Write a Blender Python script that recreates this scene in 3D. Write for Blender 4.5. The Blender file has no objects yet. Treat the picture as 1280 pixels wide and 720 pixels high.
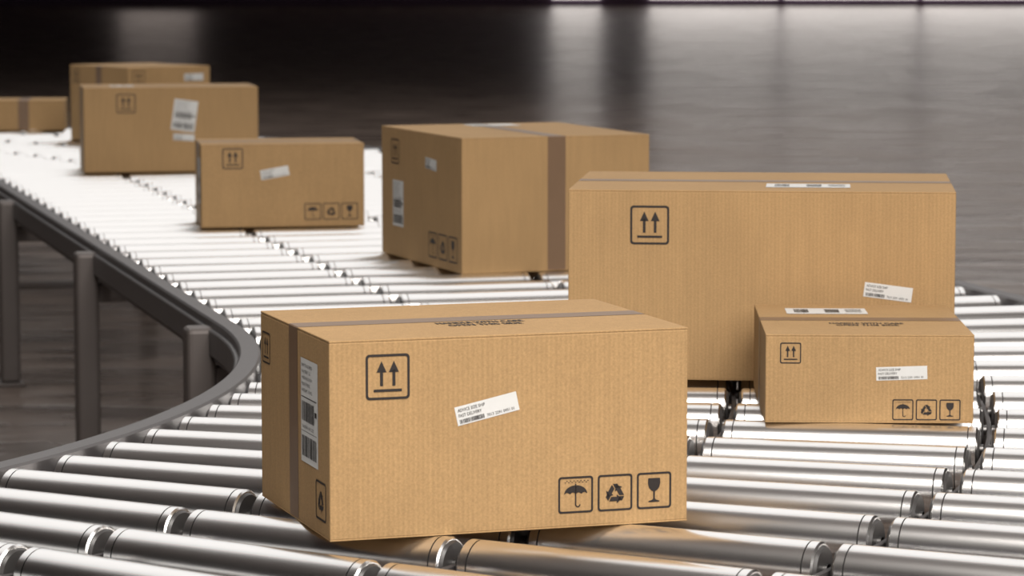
import bpy, bmesh, math, random
from mathutils import Vector, Matrix, noise
random.seed(7)
scene = bpy.context.scene
try:
    scene.view_settings.view_transform = 'Standard'
    scene.view_settings.look = 'None'
except Exception as e:
    print(e)

BELT = 0.95          # height of roller tops above floor
# ------------------------------------------------------------------ materials
def new_mat(name):
    m = bpy.data.materials.new(name); m.use_nodes = True
    nt = m.node_tree
    return m, nt, nt.nodes['Principled BSDF']

def simple(name, col, rough=0.5, metal=0.0, noise_amt=0.08, scale=30, bump=0.0):
    m, nt, b = new_mat(name)
    tc = nt.nodes.new('ShaderNodeTexCoord')
    n = nt.nodes.new('ShaderNodeTexNoise'); n.inputs['Scale'].default_value = scale
    n.inputs['Detail'].default_value = 4
    nt.links.new(tc.outputs['Object'], n.inputs['Vector'])
    r = nt.nodes.new('ShaderNodeMapRange')
    r.inputs['To Min'].default_value = 1-noise_amt; r.inputs['To Max'].default_value = 1+noise_amt
    nt.links.new(n.outputs['Fac'], r.inputs['Value'])
    mul = nt.nodes.new('ShaderNodeVectorMath'); mul.operation = 'SCALE'
    mul.inputs[0].default_value = col
    nt.links.new(r.outputs['Result'], mul.inputs['Scale'])
    nt.links.new(mul.outputs['Vector'], b.inputs['Base Color'])
    b.inputs['Roughness'].default_value = rough
    b.inputs['Metallic'].default_value = metal
    if bump:
        bp = nt.nodes.new('ShaderNodeBump'); bp.inputs['Strength'].default_value = bump
        bp.inputs['Distance'].default_value = 0.002
        nt.links.new(n.outputs['Fac'], bp.inputs['Height'])
        nt.links.new(bp.outputs['Normal'], b.inputs['Normal'])
    return m

def cardboard_mat():
    m, nt, b = new_mat('cardboard')
    L = nt.links.new
    tc = nt.nodes.new('ShaderNodeTexCoord')
    sep = nt.nodes.new('ShaderNodeSeparateXYZ'); L(tc.outputs['Object'], sep.inputs[0])
    add = nt.nodes.new('ShaderNodeMath'); add.operation = 'ADD'
    L(sep.outputs['X'], add.inputs[0]); L(sep.outputs['Y'], add.inputs[1])
    fr = nt.nodes.new('ShaderNodeMath'); fr.operation = 'MULTIPLY'; fr.inputs[1].default_value = 2*math.pi/0.0105
    L(add.outputs[0], fr.inputs[0])
    sn = nt.nodes.new('ShaderNodeMath'); sn.operation = 'SINE'; L(fr.outputs[0], sn.inputs[0])
    sepn = nt.nodes.new('ShaderNodeSeparateXYZ'); L(tc.outputs['Normal'], sepn.inputs[0])
    ab = nt.nodes.new('ShaderNodeMath'); ab.operation = 'ABSOLUTE'; L(sepn.outputs['Z'], ab.inputs[0])
    inv = nt.nodes.new('ShaderNodeMath'); inv.operation = 'SUBTRACT'; inv.inputs[0].default_value = 1.0; L(ab.outputs[0], inv.inputs[1])
    st = nt.nodes.new('ShaderNodeMath'); st.operation = 'MULTIPLY'; L(sn.outputs[0], st.inputs[0]); L(inv.outputs[0], st.inputs[1])
    mp = nt.nodes.new('ShaderNodeMapping'); mp.inputs['Scale'].default_value = (60, 60, 6)
    L(tc.outputs['Object'], mp.inputs['Vector'])
    n1 = nt.nodes.new('ShaderNodeTexNoise'); n1.inputs['Scale'].default_value = 1; n1.inputs['Detail'].default_value = 4
    L(mp.outputs[0], n1.inputs['Vector'])
    n2 = nt.nodes.new('ShaderNodeTexNoise'); n2.inputs['Scale'].default_value = 260; n2.inputs['Detail'].default_value = 4
    L(tc.outputs['Object'], n2.inputs['Vector'])
    n3 = nt.nodes.new('ShaderNodeTexNoise'); n3.inputs['Scale'].default_value = 3; n3.inputs['Detail'].default_value = 3
    L(tc.outputs['Object'], n3.inputs['Vector'])
    def mr(src, lo, hi, a=0.25, c=0.75):
        r = nt.nodes.new('ShaderNodeMapRange'); r.inputs['From Min'].default_value = a; r.inputs['From Max'].default_value = c
        r.inputs['To Min'].default_value = lo; r.inputs['To Max'].default_value = hi; L(src, r.inputs['Value']); return r.outputs[0]
    s = mr(st.outputs[0], .955, 1.045, -1, 1)
    a1 = mr(n1.outputs['Fac'], .95, 1.05); a2 = mr(n2.outputs['Fac'], .86, 1.14); a3 = mr(n3.outputs['Fac'], .94, 1.06)
    def mulf(x, y):
        q = nt.nodes.new('ShaderNodeMath'); q.operation = 'MULTIPLY'; L(x, q.inputs[0]); L(y, q.inputs[1]); return q.outputs[0]
    k = mulf(mulf(s, a1), mulf(a2, a3))
    v = nt.nodes.new('ShaderNodeVectorMath'); v.operation = 'SCALE'; v.inputs[0].default_value = (0.430, 0.270, 0.125)
    L(k, v.inputs['Scale']); L(v.outputs[0], b.inputs['Base Color'])
    b.inputs['Roughness'].default_value = 0.75
    b.inputs['Specular IOR Level'].default_value = 0.25
    bp = nt.nodes.new('ShaderNodeBump'); bp.inputs['Strength'].default_value = 0.25; bp.inputs['Distance'].default_value = 0.0006
    L(k, bp.inputs['Height']); L(bp.outputs[0], b.inputs['Normal'])
    return m

CARD = cardboard_mat()
TAPE = simple('packing_tape', (0.205, 0.125, 0.072), 0.4, 0, 0.05, 20)
INK = simple('black_ink', (0.022, 0.016, 0.014), 0.6, 0, 0.2, 80)
PAPER = simple('label_paper', (0.70, 0.70, 0.68), 0.6, 0, 0.03, 40)
STEEL = simple('roller_steel', (0.93, 0.925, 0.915), 0.27, 1.0, 0.02, 12)
CAPM = simple('roller_cap_plastic', (0.05, 0.047, 0.046), 0.35, 0, 0.1, 30)
AXLE = simple('axle_steel', (0.2, 0.195, 0.19), 0.4, 1.0, 0.1, 30)
FRAME = simple('painted_frame', (0.12, 0.112, 0.112), 0.42, 0.4, 0.08, 8)
BEAM = simple('dark_beam', (0.06, 0.055, 0.055), 0.6, 0.0, 0.08, 8)
LEGM = simple('painted_leg', (0.13, 0.112, 0.104), 0.5, 0.3, 0.08, 8)

def link(ob, parent=None):
    bpy.context.collection.objects.link(ob)
    if parent: ob.parent = parent
    return ob

def mesh_obj(name, verts, faces, mats, midx=None, parent=None, smooth=None):
    me = bpy.data.meshes.new(name); me.from_pydata(verts, [], faces)
    for mt in mats: me.materials.append(mt)
    if midx is not None: me.polygons.foreach_set('material_index', midx)
    if smooth is True: me.polygons.foreach_set('use_smooth', [True]*len(faces))
    me.update()
    return link(bpy.data.objects.new(name, me), parent)

# ------------------------------------------------------------------ 2D print kit
class Art:
    def __init__(s): s.v = []; s.f = []; s.m = []
    def poly(s, pts, M, mat, h):
        i = len(s.v)
        for p in pts:
            q = M @ Vector((p[0], p[1], 0)); s.v.append((q.x, q.y, h))
        s.f.append(tuple(range(i, i+len(pts)))); s.m.append(mat)
def T2(x, y, rot=0, sc=1):
    return Matrix.Translation((x, y, 0)) @ Matrix.Rotation(rot, 4, 'Z') @ Matrix.Diagonal((sc, sc, 1, 1))
def rect(a, M, x0, y0, x1, y1, mat=0, h=.0010):
    a.poly([(x0, y0), (x1, y0), (x1, y1), (x0, y1)], M, mat, h)
def rr(hw, r, n=5):
    out = []
    for cx, cy, a0 in ((hw-r, hw-r, 0), (-hw+r, hw-r, 90), (-hw+r, -hw+r, 180), (hw-r, -hw+r, 270)):
        for k in range(n+1):
            t = math.radians(a0+90*k/n); out.append((cx+r*math.cos(t), cy+r*math.sin(t)))
    return out
def frame_sq(a, M):
    o = rr(.5, .09); i = rr(.445, .05)
    n = len(o)
    for k in range(n):
        j = (k+1) % n
        a.poly([o[k], o[j], i[j], i[k]], M, 0, .0010)
def icon_arrows(a, M):
    frame_sq(a, M)
    for cx in (-.14, .14):
        a.poly([(cx-.035, -.20), (cx+.035, -.20), (cx+.035, .16), (cx-.035, .16)], M, 0, .0010)
        a.poly([(cx-.115, .10), (cx+.115, .10), (cx, .35)], M, 0, .0010)
    rect(a, M, -.32, -.33, .32, -.27)
def icon_umbrella(a, M):
    frame_sq(a, M)
    top = [(.33*math.cos(t), .02+.24*math.sin(t)) for t in [math.pi*k/16 for k in range(17)]]
    bot = []
    for s in range(4):
        x0 = -.33+.165*s
        for k in range(1, 5):
            t = k/4
            bot.append((x0+.165*t, .02+.045*math.sin(math.pi*t)))
    a.poly(top+bot[:-1], M, 0, .0010)
    rect(a, M, -.018, -.30, .018, .30)
    for k in range(6):
        t0 = math.pi+math.pi*k/6; t1 = math.pi+math.pi*(k+1)/6
        a.poly([(.06+.078*math.cos(t0), -.27+.078*math.sin(t0)), (.06+.078*math.cos(t1), -.27+.078*math.sin(t1)),
                (.06+.045*math.cos(t1), -.27+.045*math.sin(t1)), (.06+.045*math.cos(t0), -.27+.045*math.sin(t0))], M, 0, .0010)
    for k in range(7):
        rect(a, M, -.32+.1*k, .33, -.28+.1*k, .35)
        rect(a, M, -.27+.1*k, .37, -.23+.1*k, .39)
def icon_recycle(a, M):
    frame_sq(a, M)
    for k in range(3):
        R = M @ Matrix.Translation((0, -.03, 0)) @ Matrix.Rotation(math.radians(120*k), 4, 'Z')
        a.poly([(-.17, -.205), (.05, -.205), (.05, -.27), (.19, -.145), (.05, -.02), (.05, -.085), (-.11, -.085)], R, 0, .0010)
        a.poly([(-.20, -.19), (-.13, -.075), (-.20, .03), (-.27, -.08)], R, 0, .0010)
def icon_glass(a, M):
    frame_sq(a, M)
    pts = [(-.17, .34), (.17, .34), (.18, .20), (.15, .08), (.09, .01), (.025, -.03), (.025, -.22), (.06, -.26),
           (.16, -.29), (.16, -.32), (-.16, -.32), (-.16, -.29), (-.06, -.26), (-.025, -.22), (-.025, -.03), (-.09, .01), (-.15, .08), (-.18, .20)]
    a.poly(pts, M, 0, .0010)

_txt = {}
def text_mesh(body):
    if body in _txt: return _txt[body]
    cu = bpy.data.curves.new('t', 'FONT'); cu.body = body; cu.size = 1; cu.resolution_u = 2
    cu.align_x = 'LEFT'
    ob = bpy.data.objects.new('t', cu); bpy.context.collection.objects.link(ob)
    bpy.context.view_layer.update()
    dg = bpy.context.evaluated_depsgraph_get()
    me = bpy.data.meshes.new_from_object(ob.evaluated_get(dg))
    vs = [(v.co.x, v.co.y) for v in me.vertices]; fs = [tuple(p.vertices) for p in me.polygons]
    bpy.data.objects.remove(ob); bpy.data.meshes.remove(me); bpy.data.curves.remove(cu)
    _txt[body] = (vs, fs); return _txt[body]
def text(a, M, body, x, y, w, hgt, h=.0010, bold=0):
    vs, fs = text_mesh(body)
    if not vs: return
    x0 = min(v[0] for v in vs); x1 = max(v[0] for v in vs); y0 = min(v[1] for v in vs); y1 = max(v[1] for v in vs)
    offs = [(0, 0)] if not bold else [(0, 0), (bold, 0), (0, bold), (bold, bold)]
    for q_, (off, oy) in enumerate(offs):
        i = len(a.v)
        for v in vs:
            q = M @ Vector((x+off+(v[0]-x0)/(x1-x0)*w, y+oy+(v[1]-y0)/(y1-y0)*hgt, 0)); a.v.append((q.x, q.y, h+q_*.00005))
        for f in fs: a.f.append(tuple(i+k for k in f)); a.m.append(0)
def barcode(a, M, x0, y0, x1, y1, h, seed=1):
    rnd = random.Random(seed); x = x0
    while x < x1:
        w = (x1-x0)*rnd.choice([.008, .012, .02, .028]); rect(a, M, x, y0, min(x+w, x1), y1, 0, h); x += w+(x1-x0)*rnd.choice([.008, .014, .02])
def label_small(a, M, w, hh):
    rect(a, M, -w/2, -hh/2, w/2, hh/2, 1, .0010)
    K = M; h = .0018
    text(a, K, 'ADVICE SIZE SHIP', -w*.46, hh*.20, w*.44, hh*.17, h)
    text(a, K, 'FAST DELIVERY', -w*.46, -hh*.08, w*.37, hh*.17, h)
    barcode(a, K, -w*.46, -hh*.42, -w*.06, -hh*.20, h, 3)
    text(a, K, '7013 2291 0451 01', -w*.02, -hh*.40, w*.44, hh*.15, h)
def label_top(a, M, w, hh):
    rect(a, M, -w/2, -hh/2, w/2, hh/2, 1, .0010)
    K = M; h = .0018
    barcode(a, K, -w*.40, -hh*.30, -w*.22, hh*.30, h, 3)
    barcode(a, K, -w*.02, -hh*.30, w*.16, hh*.30, h, 4)
    for k in range(3):
        rect(a, K, w*.24, hh*(.22-.2*k), w*.44, hh*(.27-.2*k), 0, h)
def label_big(a, M, w, hh):
    rect(a, M, -w/2, -hh/2, w/2, hh/2, 1, .0010); h = .0018; K = M
    lines = ['SHIP TO ADDRESS', 'MAIN STREET 112', 'WAREHOUSE DOCK 4', 'PRIORITY PARCEL', 'WEIGHT 12 KG']
    for k, t in enumerate(lines):
        text(a, K, t, -w*.43, hh*(.42-.06*k), w*(.5 if k % 2 else .62), hh*.030, h)
    rect(a, K, -w*.45, hh*.125, w*.45, hh*.135, 0, h)
    barcode(a, K, -w*.43, -hh*.10, w*.30, hh*.09, h, 5)
    rect(a, K, w*.33, -hh*.02, w*.45, hh*.03, 0, h)
    text(a, K, 'TRACKING 0451 2291', -w*.43, -hh*.17, w*.7, hh*.03, h)
    rect(a, K, -w*.45, -hh*.20, w*.45, -hh*.195, 0, h)
    barcode(a, K, -w*.43, -hh*.44, w*.43, -hh*.24, h, 9)

# ------------------------------------------------------------------ cardboard box
def bev_box(bm, x0, y0, z0, x1, y1, z1, bev, mat):
    r = bmesh.ops.create_cube(bm, size=1)
    vs = r['verts']
    for v in vs:
        v.co = Vector((x0+(v.co.x+.5)*(x1-x0), y0+(v.co.y+.5)*(y1-y0), z0+(v.co.z+.5)*(z1-z0)))
    fs = set(f for v in vs for f in v.link_faces)
    for f in fs: f.material_index = mat
    es = set(e for v in vs for e in v.link_edges)
    if bev:
        bmesh.ops.bevel(bm, geom=list(es), offset=bev, segments=2, affect='EDGES', profile=.5)

def make_box(name, cx, cy, w, d, h, yaw, tape, prints):
    bm = bmesh.new()
    t = .004
    bev_box(bm, -w/2, -d/2, 0.002, w/2, d/2, h-t, .003, 0)
    g = .0015
    if tape == 'x':
        bev_box(bm, -w/2, -d/2, h-t-.0005, w/2, -g, h, .0015, 0)
        bev_box(bm, -w/2, g, h-t-.0005, w/2, d/2, h, .0015, 0)
        bev_box(bm, -w/2, -d/2, 0, w/2, -g, .003, .001, 0)
        bev_box(bm, -w/2, g, 0, w/2, d/2, .003, .001, 0)
    else:
        bev_box(bm, -w/2, -d/2, h-t-.0005, -g, d/2, h, .0015, 0)
        bev_box(bm, g, -d/2, h-t-.0005, w/2, d/2, h, .0015, 0)
        bev_box(bm, -w/2, -d/2, 0, -g, d/2, .003, .001, 0)
        bev_box(bm, g, -d/2, 0, w/2, d/2, .003, .001, 0)
    me = bpy.data.meshes.new(name); bm.to_mesh(me); bm.free()
    me.materials.append(CARD)
    ob = bpy.data.objects.new(name, me); link(ob)
    ob.location = (cx, cy, BELT+.0005); ob.rotation_euler = (0, 0, yaw)
    tw = .036; e = .0007
    a0, a1 = (-w/2, w/2) if tape == 'x' else (-d/2, d/2)
    path = [(a0-e, .004), (a0-e, h-.0015), (a0+.0015, h+e), (a1-.0015, h+e), (a1+e, h-.0015), (a1+e, .004)]
    vs = []; fs = []
    for (s, z) in path:
        for o in (-tw, tw):
            vs.append((s, o, z) if tape == 'x' else (o, s, z))
    for k in range(len(path)-1):
        f = (2*k, 2*k+1, 2*k+3, 2*k+2); fs.append(f if tape == 'y' else f[::-1])
    mesh_obj('packing_tape', vs, fs, [TAPE], parent=ob)
    arts = {}
    for face, fn, x, y, rot, args in prints:
        a = arts.setdefault(face, Art())
        if len(args) and args[0] == 'S':
            fn(a, T2(x, y, rot, args[1]))
        else:
            fn(a, T2(x, y, rot), *args)
    for face, a in arts.items():
        if face == 'front':
            F = lambda p: (-w/2+p[0], -d/2-p[2], p[1])
        elif face == 'left':
            F = lambda p: (-w/2-p[2], d/2-p[0], p[1])
        else:
            F = lambda p: (-w/2+p[0], -d/2+p[1], h+p[2])
        mesh_obj('print_'+face, [F(p) for p in a.v], a.f, [INK, PAPER], a.m, parent=ob)
    return ob

def S(s): return ('S', s)
def care_text(a, M, w=.19):
    text(a, M, 'HANDLE WITH CARE', -w/2, .008, w, .026, bold=.0012)
    text(a, M, 'OPEN THIS SIDE', -w*.42, -.032, w*.84, .026, bold=.0012)
def trio(x0, y, st, sz, face='front'):
    return [(face, icon_umbrella, x0, y, 0, S(sz)), (face, icon_recycle, x0+st, y, 0, S(sz)), (face, icon_glass, x0+2*st, y, 0, S(sz))]

N = 'cardboard_box'
w, d, h = .767, .573, .405
make_box(N, -.090, 6.554, w, d, h, math.radians(18.3), 'x', [
    ('front', icon_arrows, .121, h-.076, 0, S(.092)),
    ('front', label_small, .33, h-.150, math.radians(12), (.134, .039)),
    ] + trio(.521, .068, .086, .076) + [
    ('left', label_big, d-.155, h-.165, 0, (.135, .215)),
    ('left', icon_arrows, d-.520, h-.074, 0, S(.068)),
    ('left', icon_recycle, d-.068, .072, 0, S(.080)),
    ('top', care_text, w/2, d/2-.090, 0, ()),
])
w, d, h = 1.065, .755, .5275
make_box(N, .724, 8.946, w, d, h, math.radians(-5.8), 'x', [
    ('front', icon_arrows, .226, h-.097, 0, S(.108)),
    ('front', label_small, .883, h-.277, math.radians(-7), (.132, .040)),
    ] + trio(.78, .08, .095, .08) + [
    ('top', label_top, .66, .20, 0, (.235, .14)),
])
w, d, h = .752, .954, .505
make_box(N, .0, 12.094, w, d, h, math.radians(20.5), 'y', [
    ('left', icon_arrows, d-.78, h-.092, 0, S(.098)),
    ('left', label_small, d-.35, h-.117, math.radians(-3), (.13, .042)),
    ('left', label_big, d-.745, h-.295, 0, (.13, .18)),
    ] + trio(d-.33, .082, .115, .098, 'left') + [
    ('top', label_small, .42, d*.86, 0, (.20, .14)),
])
w, d, h = .523, .68, .2236
make_box(N, .911, 8.12, w, d, h, math.radians(-2.0), 'x', [
    ('front', icon_arrows, .063, h-.047, 0, S(.053)),
    ('front', label_small, .342, h-.097, math.radians(2), (.128, .034)),
    ] + trio(.346, .034, .059, .053) + [
    ('top', label_top, .185, .52, 0, (.215, .13)),
    ('top', care_text, .27, .22, 0, ()),
])
w, d, h = .712, .45, .362
make_box(N, -1.034, 13.81, w, d, h, math.radians(9), 'x', [
    ('front', icon_arrows, .137, h-.062, 0, S(.09)),
    ('front', label_small, .32, h-.125, math.radians(10), (.124, .042)),
    ] + trio(.485, .066, .081, .073) + [
    ('left', label_big, d-.14, h-.165, 0, (.13, .20))])
w, d, h = .955, .50, .464
make_box(N, -1.918, 17.40, w, d, h, math.radians(10.5), 'x', [
    ('front', icon_arrows, .23, h-.087, 0, S(.105)),
    ('front', label_big, .55, h-.155, math.radians(-8), (.13, .17)),
    ('front', label_small, .545, h-.275, math.radians(-4), (.115, .036)),
    ('top', label_top, .22, .22, 0, (.13, .16))])
w, d, h = .60, .75, .485
make_box(N, -2.405, 20.18, w, d, h, math.radians(37), 'x', [
    ('front', icon_arrows, .075, h-.065, 0, S(.09)),
    ('left', icon_arrows, .085, h-.07, 0, S(.09)),
    ('front', label_small, .48, h-.07, 0, (.14, .045))])
w, d, h = .56, .40, .205
make_box(N, -3.36, 21.55, w, d, h, math.radians(5), 'y', [])

# ------------------------------------------------------------------ conveyor
C1 = Vector((-4.70, 8.90)); R1 = 3.97; PHI0 = math.radians(15.5)
n0 = Vector((math.cos(PHI0), math.sin(PHI0))); dir0 = Vector((-n0.y, n0.x))
LS = 7.3; R2 = 5.0
P0 = C1 + n0*R1
P1 = P0 + dir0*LS
C2 = P1 - n0*R2
PHIA = math.radians(-88); PHIB = math.radians(112)
LW = .678
def frame_at(kind, v):
    if kind == 0:
        n = Vector((math.cos(v), math.sin(v))); return C1+n*R1, n
    if kind == 1: return P0+dir0*v, n0
    n = Vector((math.cos(v), math.sin(v))); return C2+n*R2, n
path = []
k = int((PHI0-PHIA)/math.radians(1.5))
path += [frame_at(0, PHIA+(PHI0-PHIA)*i/k) for i in range(k)]
path += [frame_at(1, LS*i/10) for i in range(10)]
k = int((PHIB-PHI0)/math.radians(2))
path += [frame_at(2, PHI0+(PHIB-PHI0)*i/k) for i in range(k+1)]

conv = bpy.data.objects.new('roller_conveyor', None); link(conv)

def sweep(prof, V, F):
    n = len(prof); b = len(V)
    for (p, nn) in path:
        for (o, z) in prof:
            q = p+nn*o; V.append((q.x, q.y, z))
    for i in range(len(path)-1):
        for j in range(n):
            j2 = (j+1) % n
            F.append((b+i*n+j, b+i*n+j2, b+(i+1)*n+j2, b+(i+1)*n+j))
    F.append(tuple(b+j for j in range(n))[::-1]); F.append(tuple(b+(len(path)-1)*n+j for j in range(n)))
def chan(o0, o1, z0, z1, c=.006):
    return [(o0+c, z0), (o1-c, z0), (o1, z0+c), (o1, z1-c), (o1-c, z1), (o0+c, z1), (o0, z1-c), (o0, z0+c)]
V = []; F = []
sweep(chan(-.070, -.005, BELT-.14, BELT-.002), V, F)
sweep(chan(-.085, -.067, BELT-.115, BELT-.030, .004), V, F)
W = 4*LW
sweep(chan(W+.005, W+.070, BELT-.14, BELT-.002), V, F)
sweep(chan(W+.067, W+.085, BELT-.115, BELT-.030, .004), V, F)
fr = mesh_obj('side_rails', V, F, [FRAME], parent=conv)
V = []; F = []
for j in (1, 2, 3):
    sweep(chan(j*LW-.006, j*LW+.006, BELT-.15, BELT-.050, .002), V, F)
mesh_obj('inner_rails', V, F, [BEAM], parent=conv)

RR = .057; SEG = 28
half = [
    (0, .013, .008, .013, 2),
    (.008, .013, .008, .046, 1),
    (.008, .046, .014, .050, 1),
    (.014, .050, .014, RR-.004, 0),
    (.014, RR-.004, .018, RR, 0),
    (.018, RR, .036, RR, 0),
    (.036, RR-.0025, .039, RR-.0025, 1)]
L_tot = LW-.014
segs = [(x0-L_tot/2, r0, x1-L_tot/2, r1, m) for x0, r0, x1, r1, m in half]
segs.append((.039-L_tot/2, RR, L_tot/2-.039, RR, 0))
segs += [(L_tot/2-x1, r1, L_tot/2-x0, r0, m) for x0, r0, x1, r1, m in half][::-1]
cs = [(math.cos(2*math.pi*i/SEG), math.sin(2*math.pi*i/SEG)) for i in range(SEG)]
rv = []; rf = []; rm = []
for x0, r0, x1, r1, m in segs:
    b = len(rv)
    for c, s in cs: rv.append((x0, r0*c, r0*s))
    for c, s in cs: rv.append((x1, r1*c, r1*s))
    for i in range(SEG):
        j = (i+1) % SEG; rf.append((b+i, b+j, b+SEG+j, b+SEG+i)); rm.append(m)
V = []; F = []; MI = []
def add_roller(p, n, o):
    c = p+n*o; t = Vector((-n.y, n.x)); b = len(V)
    for x, y, z in rv:
        V.append((c.x+n.x*x+t.x*y, c.y+n.y*x+t.y*y, BELT-RR+z))
    for f in rf: F.append(tuple(b+q for q in f))
    MI.extend(rm)
frames = []
AP = .055
a = PHI0-.03
while a > PHIA+.02: frames.append(frame_at(0, a)); a -= AP
t = .12
while t < LS-.05: frames.append(frame_at(1, t)); t += .30
a = PHI0+.02
while a < PHIB-.02: frames.append(frame_at(2, a)); a += .048
for lane in range(4):
    for p, n in frames: add_roller(p, n, (lane+.5)*LW)
ro = mesh_obj('rollers', V, F, [STEEL, CAPM, AXLE], MI, parent=conv, smooth=True)

bm = bmesh.new()
def obox(p, n, o0, o1, half_t, z0, z1, bev=.012):
    r = bmesh.ops.create_cube(bm, size=1); vs = r['verts']; t = Vector((-n.y, n.x))
    for v in vs:
        o = o0+(v.co.x+.5)*(o1-o0); tt = v.co.y*2*half_t; z = z0+(v.co.z+.5)*(z1-z0)
        q = p+n*o+t*tt; v.co = Vector((q.x, q.y, z))
    es = set(e for v in vs for e in v.link_edges)
    if bev: bmesh.ops.bevel(bm, geom=list(es), offset=bev, segments=3, affect='EDGES', profile=.5)
legf = [frame_at(0, math.radians(x)) for x in (-67, -25.6)] + [frame_at(1, .15), frame_at(1, 2.85), frame_at(1, 5.7)] + \
       [frame_at(2, PHI0+math.radians(x)) for x in (16, 46, 80)]
for p, n in legf:
    for o in (-.155, W+.06):
        obox(p, n, o, o+.095, .055, .018, BELT-.025, .018)
        obox(p, n, o-.02, o+.115, .075, 0, .020, .004)
    obox(p, n, 2*LW-.04, 2*LW+.04, .04, .02, BELT-.22, .01)
    obox(p, n, 2*LW-.07, 2*LW+.07, .07, 0, .022, .004)
    obox(p, n, -.06, W+.06, .035, BELT-.23, BELT-.155, .006)
me = bpy.data.meshes.new('legs'); bm.to_mesh(me); bm.free(); me.materials.append(LEGM)
link(bpy.data.objects.new('legs', me), conv)

# ------------------------------------------------------------------ hall
def floor_mat():
    m, nt, b = new_mat('polished_floor'); L = nt.links.new
    tc = nt.nodes.new('ShaderNodeTexCoord')
    mp = nt.nodes.new('ShaderNodeMapping'); mp.inputs['Scale'].default_value = (.7, 2.4, 1)
    L(tc.outputs['Object'], mp.inputs['Vector'])
    n = nt.nodes.new('ShaderNodeTexNoise'); n.inputs['Scale'].default_value = 1.1; n.inputs['Detail'].default_value = 7
    n.inputs['Distortion'].default_value = .8
    L(mp.outputs[0], n.inputs['Vector'])
    cr = nt.nodes.new('ShaderNodeValToRGB')
    cr.color_ramp.elements[0].position = .35; cr.color_ramp.elements[0].color = (.060, .044, .036, 1)
    cr.color_ramp.elements[1].position = .70; cr.color_ramp.elements[1].color = (.200, .152, .125, 1)
    L(n.outputs['Fac'], cr.inputs['Fac']); L(cr.outputs['Color'], b.inputs['Base Color'])
    rg = nt.nodes.new('ShaderNodeMapRange'); rg.inputs['To Min'].default_value = .18; rg.inputs['To Max'].default_value = .38
    L(n.outputs['Fac'], rg.inputs['Value']); L(rg.outputs[0], b.inputs['Roughness'])
    bp = nt.nodes.new('ShaderNodeBump'); bp.inputs['Strength'].default_value = .7; bp.inputs['Distance'].default_value = .05
    L(n.outputs['Fac'], bp.inputs['Height']); L(bp.outputs[0], b.inputs['Normal'])
    return m
FLM = floor_mat()
WALLM = simple('hall_wall_paint', (.20, .14, .22), .9, 0, .1, .3)
CEILM = simple('hall_ceiling', (.50, .44, .43), .9, 0, .1, .3)
X0, X1, Y0, Y1, HT = -60, 60, -14, 144, 14
def slab(name, x0, y0, z0, x1, y1, z1, mat):
    v = [(x, y, z) for z in (z0, z1) for y in (y0, y1) for x in (x0, x1)]
    f = [(0, 2, 3, 1), (4, 5, 7, 6), (0, 1, 5, 4), (2, 6, 7, 3), (0, 4, 6, 2), (1, 3, 7, 5)]
    return mesh_obj(name, v, f, [mat])
slab('floor', X0, Y0, -.2, X1, Y1, 0, FLM)
slab('ceiling', X0, Y0, HT, X1, Y1, HT+.2, CEILM)
slab('wall_left', X0-.3, Y0, 0, X0, Y1, HT, WALLM)
slab('wall_right', X1, Y0, 0, X1+.3, Y1, HT, WALLM)
slab('wall_back', X0, Y1, 0, X1, Y1+.3, HT, WALLM)
slab('wall_front', X0, Y0-.3, 0, X1, Y0, HT, WALLM)

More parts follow.
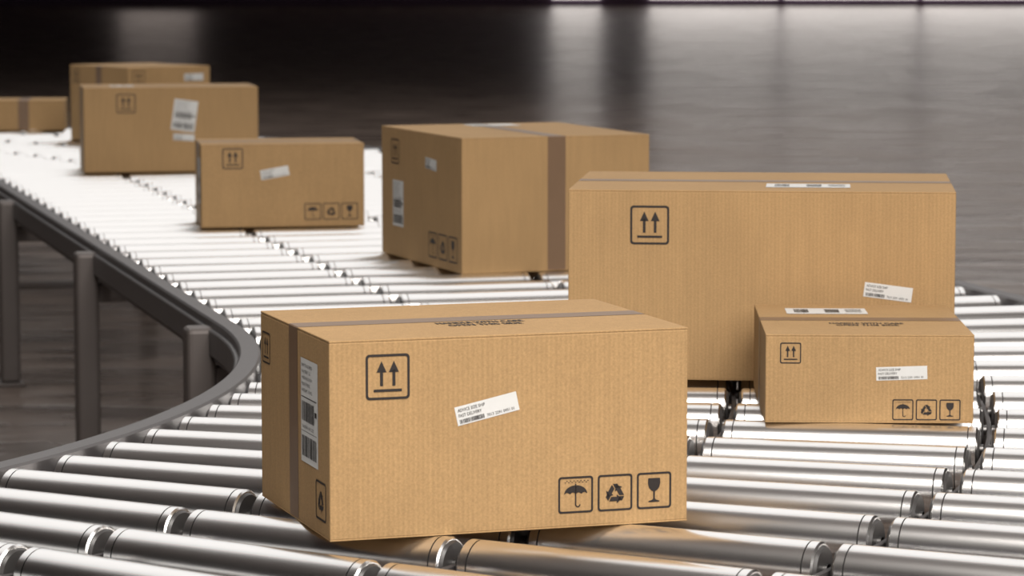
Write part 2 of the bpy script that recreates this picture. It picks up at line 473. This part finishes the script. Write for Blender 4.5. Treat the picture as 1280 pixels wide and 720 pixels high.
def glow(name, col, st):
    m = bpy.data.materials.new(name); m.use_nodes = True; nt = m.node_tree
    for n in list(nt.nodes): nt.nodes.remove(n)
    o = nt.nodes.new('ShaderNodeOutputMaterial'); e = nt.nodes.new('ShaderNodeEmission')
    tc = nt.nodes.new('ShaderNodeTexCoord'); nz = nt.nodes.new('ShaderNodeTexNoise'); nz.inputs['Scale'].default_value = .25
    nt.links.new(tc.outputs['Object'], nz.inputs['Vector'])
    mr = nt.nodes.new('ShaderNodeMapRange'); mr.inputs['To Min'].default_value = st*.7; mr.inputs['To Max'].default_value = st*1.3
    nt.links.new(nz.outputs['Fac'], mr.inputs['Value']); nt.links.new(mr.outputs[0], e.inputs['Strength'])
    e.inputs['Color'].default_value = (*col, 1); nt.links.new(e.outputs[0], o.inputs[0]); return m
DAY = glow('daylight_glass', (1, .92, .87), 1.65)
DIM = glow('dim_glass', (1, .84, .76), .6)
wins = [(1.85, 4.06, DAY), (6.3, 12.2, DAY), (12.5, 18.6, DAY), (18.9, 25, DAY), (25.3, 33, DAY), (33.3, 42, DAY)]
for i, (a, b, mt) in enumerate(wins):
    slab('window_%d' % (i+1), a, Y1-.12, .35, b, Y1-.02, 11.5, mt)
slab('window_%d' % (len(wins)+1), -18.0, Y1-.12, 3, -14.6, Y1-.02, 9, DIM)

def area(name, loc, sx, sy, power, col=(1, .95, .90), rot=(0, 0, 0)):
    l = bpy.data.lights.new(name, 'AREA'); l.shape = 'RECTANGLE'; l.size = sx; l.size_y = sy; l.energy = power; l.color = col
    o = bpy.data.objects.new(name, l); link(o); o.location = loc; o.rotation_euler = rot; return o
area('front_fill_light', (1.5, 1.0, 8.5), 7, 4, 1200, rot=(math.radians(22), 0, 0))
area('front_fill_light', (-1, 27, 9.5), 20, 34, 2180, col=(1, .98, .96))
area('front_fill_light', (4, -4, 6.0), 8, 5, 720, rot=(math.radians(52), 0, math.radians(12)))  # unseen fill added behind the camera to brighten the box fronts

# ------------------------------------------------------------------ camera
cam = bpy.data.cameras.new('camera'); co = bpy.data.objects.new('camera', cam); link(co)
cam.sensor_width = 36; cam.lens = 3900/1280*36
co.location = (0, 0, BELT+1.16)
co.rotation_euler = (math.radians(90)-math.atan(410/3900), 0, 0)
cam.clip_end = 500
cam.dof.use_dof = True; cam.dof.focus_distance = 7.0; cam.dof.aperture_fstop = 6.5
scene.camera = co
